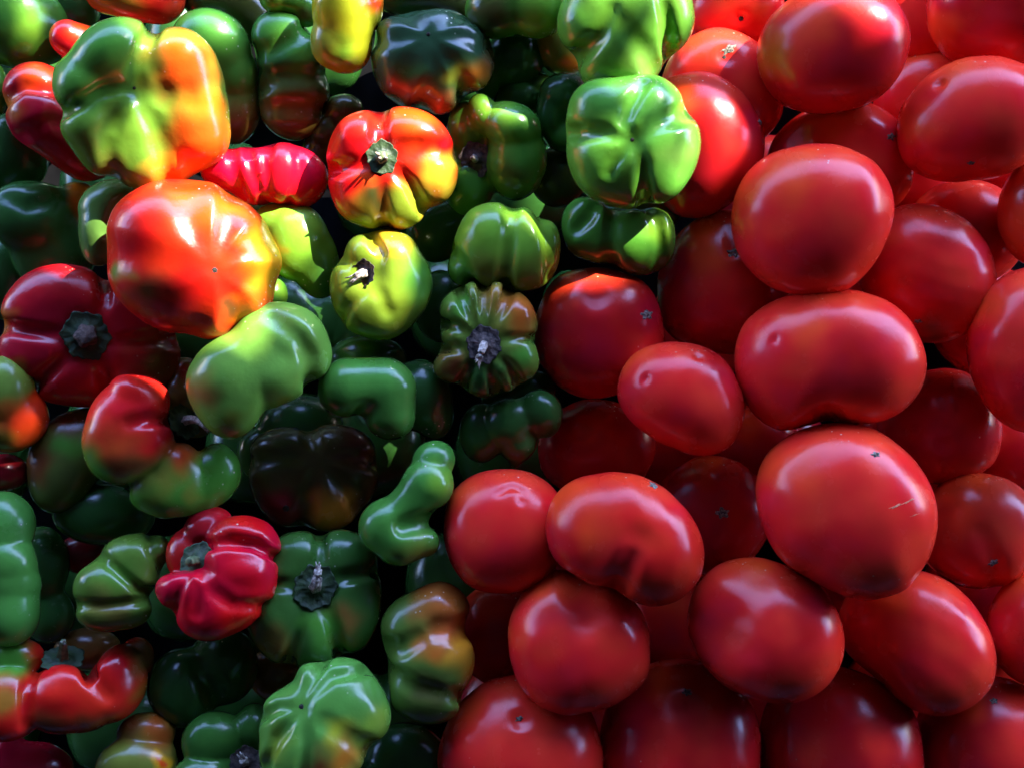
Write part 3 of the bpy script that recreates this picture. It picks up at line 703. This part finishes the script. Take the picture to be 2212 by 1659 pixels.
pepper('dark red pepper in the bottom left corner', -20, [e(68,1665,0,86,62,56), e(10,1640,-4,50,60,50)], (.36,.004,.016))
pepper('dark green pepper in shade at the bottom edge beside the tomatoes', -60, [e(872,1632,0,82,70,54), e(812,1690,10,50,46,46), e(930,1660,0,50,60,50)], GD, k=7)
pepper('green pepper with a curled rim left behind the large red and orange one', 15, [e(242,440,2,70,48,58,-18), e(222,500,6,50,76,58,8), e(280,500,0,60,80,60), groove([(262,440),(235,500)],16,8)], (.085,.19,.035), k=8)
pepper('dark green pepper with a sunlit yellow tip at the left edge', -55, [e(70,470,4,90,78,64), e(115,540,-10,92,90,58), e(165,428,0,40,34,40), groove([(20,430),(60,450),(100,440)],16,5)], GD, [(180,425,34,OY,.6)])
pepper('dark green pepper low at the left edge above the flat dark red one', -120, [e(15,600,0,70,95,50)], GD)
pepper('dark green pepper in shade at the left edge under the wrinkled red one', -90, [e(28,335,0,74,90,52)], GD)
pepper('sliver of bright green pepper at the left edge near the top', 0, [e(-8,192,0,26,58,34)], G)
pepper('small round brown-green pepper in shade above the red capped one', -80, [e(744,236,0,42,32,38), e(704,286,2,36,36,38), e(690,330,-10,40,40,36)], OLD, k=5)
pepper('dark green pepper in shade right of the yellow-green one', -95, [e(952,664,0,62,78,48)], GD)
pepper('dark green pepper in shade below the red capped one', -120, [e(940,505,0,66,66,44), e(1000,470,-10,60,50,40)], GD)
pepper('small light green pepper tip between the large red-orange and the kidney-shaped pepper', 20, [e(588,636,0,36,38,36)], G, [(600,640,20,GL)])
pepper('small brown pepper in shade beside the dry curved stem', -60, [e(386,852,0,40,44,42), e(400,800,-10,34,30,34), e(420,900,-20,50,50,40)], BRD, [(400,795,26,(.4,.01,.01))])
pepper('dark olive pepper in shade at the top edge between two green ones', -75, [e(478,-2,0,84,62,52), e(540,40,-10,50,60,44)], OLD)
pepper('small light green pepper tip at the top edge left of the yellow-green one', 0, [e(590,-6,0,30,34,34), e(630,2,-6,36,26,34), e(660,25,-16,34,34,34)], G, [(588,5,26,GL),(662,28,30,OLD)], k=5)
pepper('dark green pepper in shade behind the small red knob', -70, [e(150,15,0,64,80,52)], GD)
pepper('dark olive pepper in shade under the round bright green one', -100, [e(1205,385,0,64,66,46)], OLD)
pepper('dark green pepper in shade right of the long folded one', -75, [e(92,1215,0,56,80,48), e(110,1330,-10,50,60,40)], GD)
pepper('dark red pepper deep in a gap left of the small knobbly one', -130, [e(185,1196,0,60,44,40)], (.2,.006,.01))
pepper('dark brown pepper in a gap above the heart-shaped red one', -120, [e(190,1400,0,70,46,44)], BRD)
pepper('dark brown-green pepper in a gap between the crimson one and the dark green capped one', -150, [e(600,1455,0,66,60,44)], BRD)

# ================================================================ TOMATOES
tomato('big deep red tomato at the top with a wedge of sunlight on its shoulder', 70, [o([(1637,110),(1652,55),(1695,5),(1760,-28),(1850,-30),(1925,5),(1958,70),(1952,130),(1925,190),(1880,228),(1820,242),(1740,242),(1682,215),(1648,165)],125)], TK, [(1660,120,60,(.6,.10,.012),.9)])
tomato('tomato cut by the top right corner', 20, [ell(2155,15,152,140)], TK, [(2040,60,50,TO)])
tomato('bright red tomato deep between the two top tomatoes', -110, [ell(1985,40,112,105)], TR)
tomato('bright red tomato in the gap under the top right corner tomato', -120, [ell(2010,215,118,105)], TR)
tomato('smooth round tomato with a small nick, second from the top at the right edge', 75, [o([(1940,265),(1950,225),(1971,200),(2024,151),(2070,133),(2124,128),(2190,143),(2235,180),(2255,240),(2245,300),(2212,352),(2169,380),(2103,389),(2018,384),(1963,352),(1944,312)],112), dimple(2030,180,9,2)], TR, [(1975,260,50,TO,.9)], scars=[(2100,350,8,.5)])
tomato('red-brown tomato with a small star scar behind the big round one', -40, [o([(1661,340),(1680,290),(1732,243),(1825,221),(1890,235),(1939,273),(1962,340),(1968,400),(1945,440),(1850,460),(1720,450),(1675,410)],110), groove([(1730,300),(1800,290),(1870,320)],40,5), dimple(1860,275,8,3)], TR, [(1790,250,70,TO,.9)], scars=[(1918,300,9)])
tomato('big round tomato on top of the others in the upper middle of the tomatoes', 125, [o([(1581,480),(1590,420),(1615,375),(1655,340),(1705,322),(1765,316),(1830,325),(1885,355),(1915,400),(1926,460),(1908,525),(1872,585),(1830,624),(1760,640),(1700,633),(1640,602),(1597,550)],132)], TR, [(1610,440,60,TO,.9)])
tomato('oval tomato with a bright shoulder right of the big round one', 20, [o([(1862,560),(1885,490),(1925,455),(1990,443),(2060,463),(2110,508),(2140,570),(2142,640),(2120,690),(2090,722),(2030,742),(1960,730),(1900,690),(1868,630)],118)], TR, [(2010,720,50,(.30,.06,.02),.9)], scars=[(1985,692,9,.5)])
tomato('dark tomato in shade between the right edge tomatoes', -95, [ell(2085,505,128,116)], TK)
tomato('orange-red tomato cut by the right edge above the middle', 50, [ell(2262,462,100,118)], TO)
tomato('large tomato cut by the right edge at mid height', 70, [ell(2240,755,148,178,130)], TR)
tomato('widest tomato, bean-shaped and notched below, with one small dent', 105, [
    o([(1590,745),(1608,700),(1650,663),(1710,640),(1800,628),(1880,640),(1940,673),(1976,720),(1993,780),(1982,840),(1948,885),(1900,908),(1850,914),(1790,910),(1740,918),(1690,932),(1640,906),(1605,852),(1590,795)],132), groove([(1792,925),(1795,890)],26,8), dimple(1678,735,10,5,6)], TR)
tomato('largest tomato at the centre right with a dark scar and pale scratches', 130, [
    o([(1632,1050),(1645,1000),(1680,955),(1740,925),(1810,912),(1880,922),(1940,958),(1985,1012),(2015,1085),(2013,1150),(1990,1215),(1950,1270),(1890,1293),(1820,1286),(1750,1250),(1690,1212),(1655,1150),(1636,1095)],140)], TR, [(1660,1000,60,TO,.9)], scars=[(1889,985,9,.7)], scuffs=[(1928,1092,16,.16,-22),(1955,1081,14,.14,-28),(1966,1110,12,.08,-20)])
tomato('smaller tomato with two tiny dents left of the bean-shaped one', 75, [
    o([(1333,855),(1341,805),(1370,765),(1420,742),(1475,738),(1530,752),(1568,778),(1592,825),(1608,890),(1600,932),(1570,972),(1520,984),(1460,970),(1400,940),(1355,905)],112), dimple(1396,819,7,4,5), dimple(1508,770,8,4,5)], TR)
tomato('dark red tomato with a grey star scar below the knotted green pepper', 0, [
    o([(1155,705),(1168,645),(1200,602),(1270,582),(1340,590),(1392,615),(1422,662),(1432,722),(1425,780),(1392,826),(1330,855),(1270,862),(1212,840),(1170,790)],120), dimple(1290,632,34,2,30)], TK, [(1390,760,50,TR)], scars=[(1394,682,13)])
tomato('dark tomato with a half-hidden star scar left of the big round one', -55, [
    o([(1425,640),(1438,560),(1475,497),(1530,464),(1600,457),(1680,500),(1705,600),(1690,700),(1640,752),(1560,768),(1480,750),(1432,705)],130), groove([(1575,500),(1583,548)],14,6)], TK, [(1530,560,50,TO,.9)], scars=[(1583,550,14,.7)])
tomato('tomato with a bright band of sunlight right of the round green pepper', 10, [
    o([(1395,230),(1435,175),(1478,160),(1523,156),(1576,183),(1624,238),(1647,310),(1634,375),(1590,430),(1530,470),(1460,468),(1410,400),(1388,310)],130)], (.60,.012,.012), [(1450,200,50,TO)], scars=[(1638,268,7,.6,60)])
tomato('sunlit tomato with a rough open scar near the top', -65, [
    o([(1430,185),(1448,125),(1491,84),(1550,66),(1602,79),(1650,115),(1682,180),(1688,250),(1650,302),(1560,312),(1470,275)],112), dimple(1568,120,20,6)], TR, scars=[(1572,112,17,.55,-30)], blossoms=[(1563,128,5)])
tomato('sunlit red tomato at the top edge beside the bright green pepper', -95, [ell(1585,12,104,88), dimple(1601,38,14,5)], TR, [(1650,20,30,TO)], blossoms=[(1601,40,6)])
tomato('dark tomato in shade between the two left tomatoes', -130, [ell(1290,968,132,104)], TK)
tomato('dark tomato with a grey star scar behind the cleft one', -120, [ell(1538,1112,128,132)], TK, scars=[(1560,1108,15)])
tomato('leftmost middle tomato with a folded dent near its top', 35, [
    o([(957,1135),(972,1072),(1020,1028),(1090,1014),(1150,1025),(1200,1060),(1228,1115),(1225,1185),(1190,1240),(1145,1270),(1080,1279),(1012,1262),(970,1208)],118), groove([(1080,1066),(1105,1052),(1128,1064)],10,4,6), groove([(1122,1062),(1124,1085)],8,3,6)], TR)
tomato('bright red cleft tomato with a scar on its shoulder', 130, [
    o([(1176,1150),(1190,1090),(1230,1045),(1290,1023),(1350,1020),(1410,1040),(1460,1078),(1500,1130),(1520,1195),(1511,1250),(1475,1290),(1420,1308),(1372,1297),(1325,1272),(1285,1264),(1235,1240),(1195,1208)],122),
    groove([(1320,1300),(1340,1250),(1362,1205)],20,12,20), dimple(1385,1165,30,3)], (.66,.016,.010), [(1270,1130,60,TO,.9)], scars=[(1411,1050,10,.6,35)])
tomato('round tomato with a wavy shoulder below the cleft one', 65, [
    o([(1097,1385),(1110,1315),(1145,1262),(1200,1233),(1250,1240),(1310,1258),(1365,1292),(1397,1342),(1405,1402),(1395,1458),(1358,1500),(1310,1527),(1265,1532),(1220,1543),(1170,1525),(1127,1482),(1104,1432)],128), groove([(1255,1270),(1262,1300),(1270,1330)],40,5)], TR, [(1120,1370,40,TO,.9)])
tomato('round tomato between the cleft one and the lower right oval one', 80, [
    o([(1484,1345),(1496,1282),(1540,1226),(1600,1206),(1670,1208),(1732,1240),(1788,1288),(1817,1350),(1816,1418),(1787,1470),(1740,1505),(1680,1518),(1620,1502),(1560,1475),(1508,1420)],130), groove([(1620,1250),(1590,1310),(1570,1370)],70,3)], TR)
tomato('oval tomato with a sharp white highlight at the lower right', 25, [
    o([(1812,1340),(1845,1280),(1905,1245),(1970,1232),(2030,1247),(2080,1282),(2122,1335),(2142,1400),(2131,1470),(2090,1520),(2030,1541),(1970,1530),(1900,1490),(1838,1435)],120), groove([(1870,1500),(1880,1440),(1900,1380)],70,3)], TR)
tomato('tomato with a leafy grey scar on its underside at the right edge', -55, [ell(2112,1146,130,124), groove([(2120,1150),(2148,1215),(2150,1270)],18,6)], (.46,.022,.012), scars=[(2142,1212,12,.5,-30)])
tomato('dark tomato in shade between the bean-shaped and the right edge ones', -110, [
    o([(1900,880),(1960,820),(2040,794),(2100,815),(2148,870),(2160,940),(2140,1000),(2080,1035),(2000,1040),(1935,1005)],112), dimple(2040,960,16,5), dimple(2036,925,10,4)], TK)
tomato('tomato cut by the lower right edge', 5, [ell(2252,1360,118,126)], TR)
tomato('tomato with a small scar at the bottom edge, leftmost of the bottom row', 20, [
    o([(945,1640),(962,1565),(1010,1502),(1075,1465),(1140,1458),(1215,1480),(1272,1535),(1294,1605),(1290,1700),(1230,1770),(1110,1790),(990,1755)],140), dimple(1122,1556,18,5)], TR, scars=[(1122,1556,9,.6,-20)])
tomato('tomato with a dark stalk pit, second of the bottom row', -20, [
    o([(1298,1605),(1310,1525),(1360,1462),(1430,1430),(1510,1432),(1590,1468),(1635,1540),(1642,1620),(1620,1720),(1540,1785),(1420,1795),(1320,1735)],140), groove([(1480,1540),(1490,1600),(1480,1660)],30,3)], TK, [(1480,1640,90,TR)], scars=[(1485,1501,10)])
tomato('plain round tomato, third of the bottom row', -35, [
    o([(1645,1605),(1655,1535),(1710,1470),(1790,1442),(1865,1452),(1930,1490),(1972,1550),(1985,1615),(1975,1700),(1900,1770),(1760,1780),(1665,1720)],136)], TK, [(1900,1600,60,TR)])
tomato('tomato with a tiny dark scar in the bottom right corner', -55, [
    o([(1980,1605),(1998,1530),(2050,1480),(2120,1462),(2212,1478),(2275,1550),(2285,1680),(2220,1760),(2080,1765),(1998,1710)],130)], TK, [(2180,1630,70,TR)], scars=[(2150,1518,8)])
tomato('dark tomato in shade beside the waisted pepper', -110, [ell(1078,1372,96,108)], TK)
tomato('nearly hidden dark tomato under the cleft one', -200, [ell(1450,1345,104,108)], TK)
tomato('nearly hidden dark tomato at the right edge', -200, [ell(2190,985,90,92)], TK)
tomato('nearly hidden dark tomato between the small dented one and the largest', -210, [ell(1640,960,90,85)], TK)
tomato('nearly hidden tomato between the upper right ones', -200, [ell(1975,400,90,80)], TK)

# ------------------------------------------------- bottom layer of the heap, seen only as darkness in the gaps
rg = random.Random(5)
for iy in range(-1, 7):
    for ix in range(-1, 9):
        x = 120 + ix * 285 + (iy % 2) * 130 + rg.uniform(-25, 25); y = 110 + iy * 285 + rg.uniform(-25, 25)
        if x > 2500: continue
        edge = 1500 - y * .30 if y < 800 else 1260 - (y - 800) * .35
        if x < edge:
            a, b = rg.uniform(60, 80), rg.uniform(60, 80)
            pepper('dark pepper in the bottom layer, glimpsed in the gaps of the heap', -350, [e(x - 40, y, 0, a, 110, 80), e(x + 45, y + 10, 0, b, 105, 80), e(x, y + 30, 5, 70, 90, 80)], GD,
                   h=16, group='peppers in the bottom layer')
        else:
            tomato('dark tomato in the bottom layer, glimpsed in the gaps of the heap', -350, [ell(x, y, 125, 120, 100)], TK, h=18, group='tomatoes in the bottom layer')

# ================================================================ WHAT THE HEAP LIES ON AND THE SHADE OVER IT
def slab(name, x0, x1, y0, y1, z0, z1, mat):
    V = [(x, y, z) for z in (z0, z1) for y in (y0, y1) for x in (x0, x1)]
    Fc = [(0, 2, 3, 1), (4, 5, 7, 6), (0, 1, 5, 4), (2, 6, 7, 3), (0, 4, 6, 2), (1, 3, 7, 5)]
    return link_mesh(name, V, Fc, mat, False)
tb = slab('tray', -.75, .75, -.65, .65, -.14, -.12, M_TABLE)
tag(tb, kind='structure')

# unseen cloth added to shade the heap, holes cut to shape the sun patches
AH = .95
LIT = [                                     # (height of the fruit that the gap lights, outline of the lit patch on it)
    (230, [(320,395),(600,395),(640,560),(600,720),(500,680),(400,640),(330,610),(290,560),(290,450)]),
    (190, [(240,60),(500,40),(520,380),(340,430),(240,400),(225,300),(290,250),(330,200),(290,120),(230,130)]),
    (190, [(1420,170),(1515,170),(1520,440),(1400,440),(1445,350)]), (190, [(1275,180),(1340,180),(1365,275),(1330,290)]), (190, [(1350,330),(1390,340),(1390,440),(1370,440)]),
    (190, [(1290,-80),(1510,-80),(1480,120),(1410,180),(1340,160),(1380,60)]), (-60, [(1950,-80),(2040,-80),(2020,100),(1950,200),(1930,150)]),
    (120, [(1500,150),(1600,190),(1650,270),(1600,350),(1560,370),(1530,250),(1430,200)]),
    (20, [(1480,-80),(1700,-80),(1660,60),(1640,130),(1480,130)]),
    (180, [(1790,-80),(1980,-80),(1955,50),(1860,95),(1820,20)]),
    (110, [(700,230),(1000,220),(1010,430),(900,470),(830,470),(720,440)]),
    (110, [(690,-80),(830,-80),(820,80),(750,140),(730,110)]),
    (70, [(430,310),(710,300),(710,450),(440,450)]), (50, [(570,440),(720,430),(690,520),(640,600),(560,640)]),
    (100, [(740,500),(880,500),(890,560),(860,620),(840,720),(715,700)]), (50, [(1020,200),(1140,220),(1160,270),(1040,300)]),
    (110, [(1090,440),(1195,440),(1200,530),(1150,505)]), (100, [(1395,440),(1460,460),(1455,515),(1415,500)]),
    (50, [(30,0),(110,0),(60,90)]), (60, [(250,-20),(410,-20),(380,60),(270,40)]), (60, [(110,40),(220,50),(160,120),(120,110)]),
    (60, [(40,140),(140,140),(140,180),(60,200)]), (-20, [(150,400),(210,400),(200,450),(160,440)]), (90, [(50,895),(90,900),(80,915),(45,915)]),
    (110, [(960,160),(1060,130),(1050,180),(990,215)]), (30, [(410,20),(500,40),(490,100),(420,110)])]
def inside(poly, X, Y):
    r = np.zeros(X.shape, bool)
    n = len(poly)
    for i in range(n):
        (x1, y1), (x2, y2) = poly[i], poly[(i + 1) % n]
        c_ = ((y1 > Y) != (y2 > Y)) & (X < (x2 - x1) * (Y - y1) / (y2 - y1 + 1e-9) + x1)
        r ^= c_
    return r
ZP = .03                                    # height of the upper fruit, where the gaps in the shade are measured
off = SUN * ((AH - ZP) / SUN.z)
C0 = 8.0
gx = np.arange(-500, 2400, C0); gy = np.arange(-320, 1100, C0)
GX, GY = np.meshgrid(gx + C0 / 2, gy + C0 / 2, indexing='ij')
hole = np.zeros(GX.shape, bool)
for zl, p in LIT:
    sc_ = (CAMH - zl) / CAMH; dz = zl - ZP / PX
    hole |= inside([((x - W0 / 2) * sc_ + W0 / 2 - dz * SUN.x / SUN.z, (y - H0 / 2) * sc_ + H0 / 2 + dz * SUN.y / SUN.z) for x, y in p], GX, GY)
V, Fc = [], []
ids = {}
def vid(i, j):
    if (i, j) not in ids:
        ids[(i, j)] = len(V)
        x, y = gx[0] + i * C0, gy[0] + j * C0
        V.append(((x - W0 / 2) * PX + off.x, -(y - H0 / 2) * PX + off.y, AH))
    return ids[(i, j)]
for i in range(GX.shape[0]):
    for j in range(GX.shape[1]):
        if not hole[i, j]:
            Fc.append((vid(i, j), vid(i, j + 1), vid(i + 1, j + 1), vid(i + 1, j)))
nx, ny = len(gx), len(gy)
x0, x1 = V[vid(0, 0)][0], V[vid(nx, 0)][0]; ya, yb = V[vid(0, 0)][1], V[vid(0, ny)][1]
def quad(xa, xb, y0, y1):
    b = len(V); V.extend([(xa, y0, AH), (xb, y0, AH), (xb, y1, AH), (xa, y1, AH)]); Fc.append((b, b + 1, b + 2, b + 3))
quad(-2.2, x0, -2.2, ya); quad(x1, 2.6, -2.2, ya); quad(x0, x1, -2.2, -.85); quad(x0, x1, -.62, yb); quad(x0, -.30, -.85, -.62); quad(.40, x1, -.85, -.62)      # slot cut behind to add a dim reflection and fill light
aw = bpy.data.objects.new('shade_sheet', None); col.objects.link(aw)
tag(aw, 'added dark cloth out of view above and around the heap, cut to shape its sunlight', 'shade_sheet')
link_mesh('overhead_blocker', V, Fc, M_CLOTH, False).parent = aw
def side_blocker(p, q):  # added out of view to block sky light from sides and back
    slab_pts = []
    n = 60
    V, Fc = [], []
    for i in range(n + 1):
        t = i / n
        x, y = p[0] + (q[0] - p[0]) * t, p[1] + (q[1] - p[1]) * t
        w = .03 * math.sin(t * 60) + .015 * math.sin(t * 143)
        dx, dy = (q[1] - p[1]), -(q[0] - p[0]); l = math.hypot(dx, dy)
        x += dx / l * w; y += dy / l * w
        V += [(x, y, -.9), (x, y, AH - .004)]
    for i in range(n): Fc.append((2 * i, 2 * i + 2, 2 * i + 3, 2 * i + 1))
    link_mesh('side_blocker', V, Fc, M_CLOTH, True).parent = aw
side_blocker((-2.0, -2.1), (2.4, -2.1)); side_blocker((-2.0, -2.1), (-2.0, .35)); side_blocker((2.4, -2.1), (2.4, .2))
hw = slab('sky_blocker', -9, 9, 5.2, 5.5, -.9, .85, rough_material('blocker_plaster', (.09, .08, .075), (.13, .12, .11), 8, .3, .9))  # added out of view so the fruit rims reflect something dark
tag(hw, 'added low wall out of view that blocks the lowest strip of sky', 'wall')
gr = slab('ground', -15, 15, -15, 15, -.95, -.9, rough_material('asphalt', (.035, .035, .038), (.07, .07, .07), 30, .4, .9))
tag(gr, kind='structure')
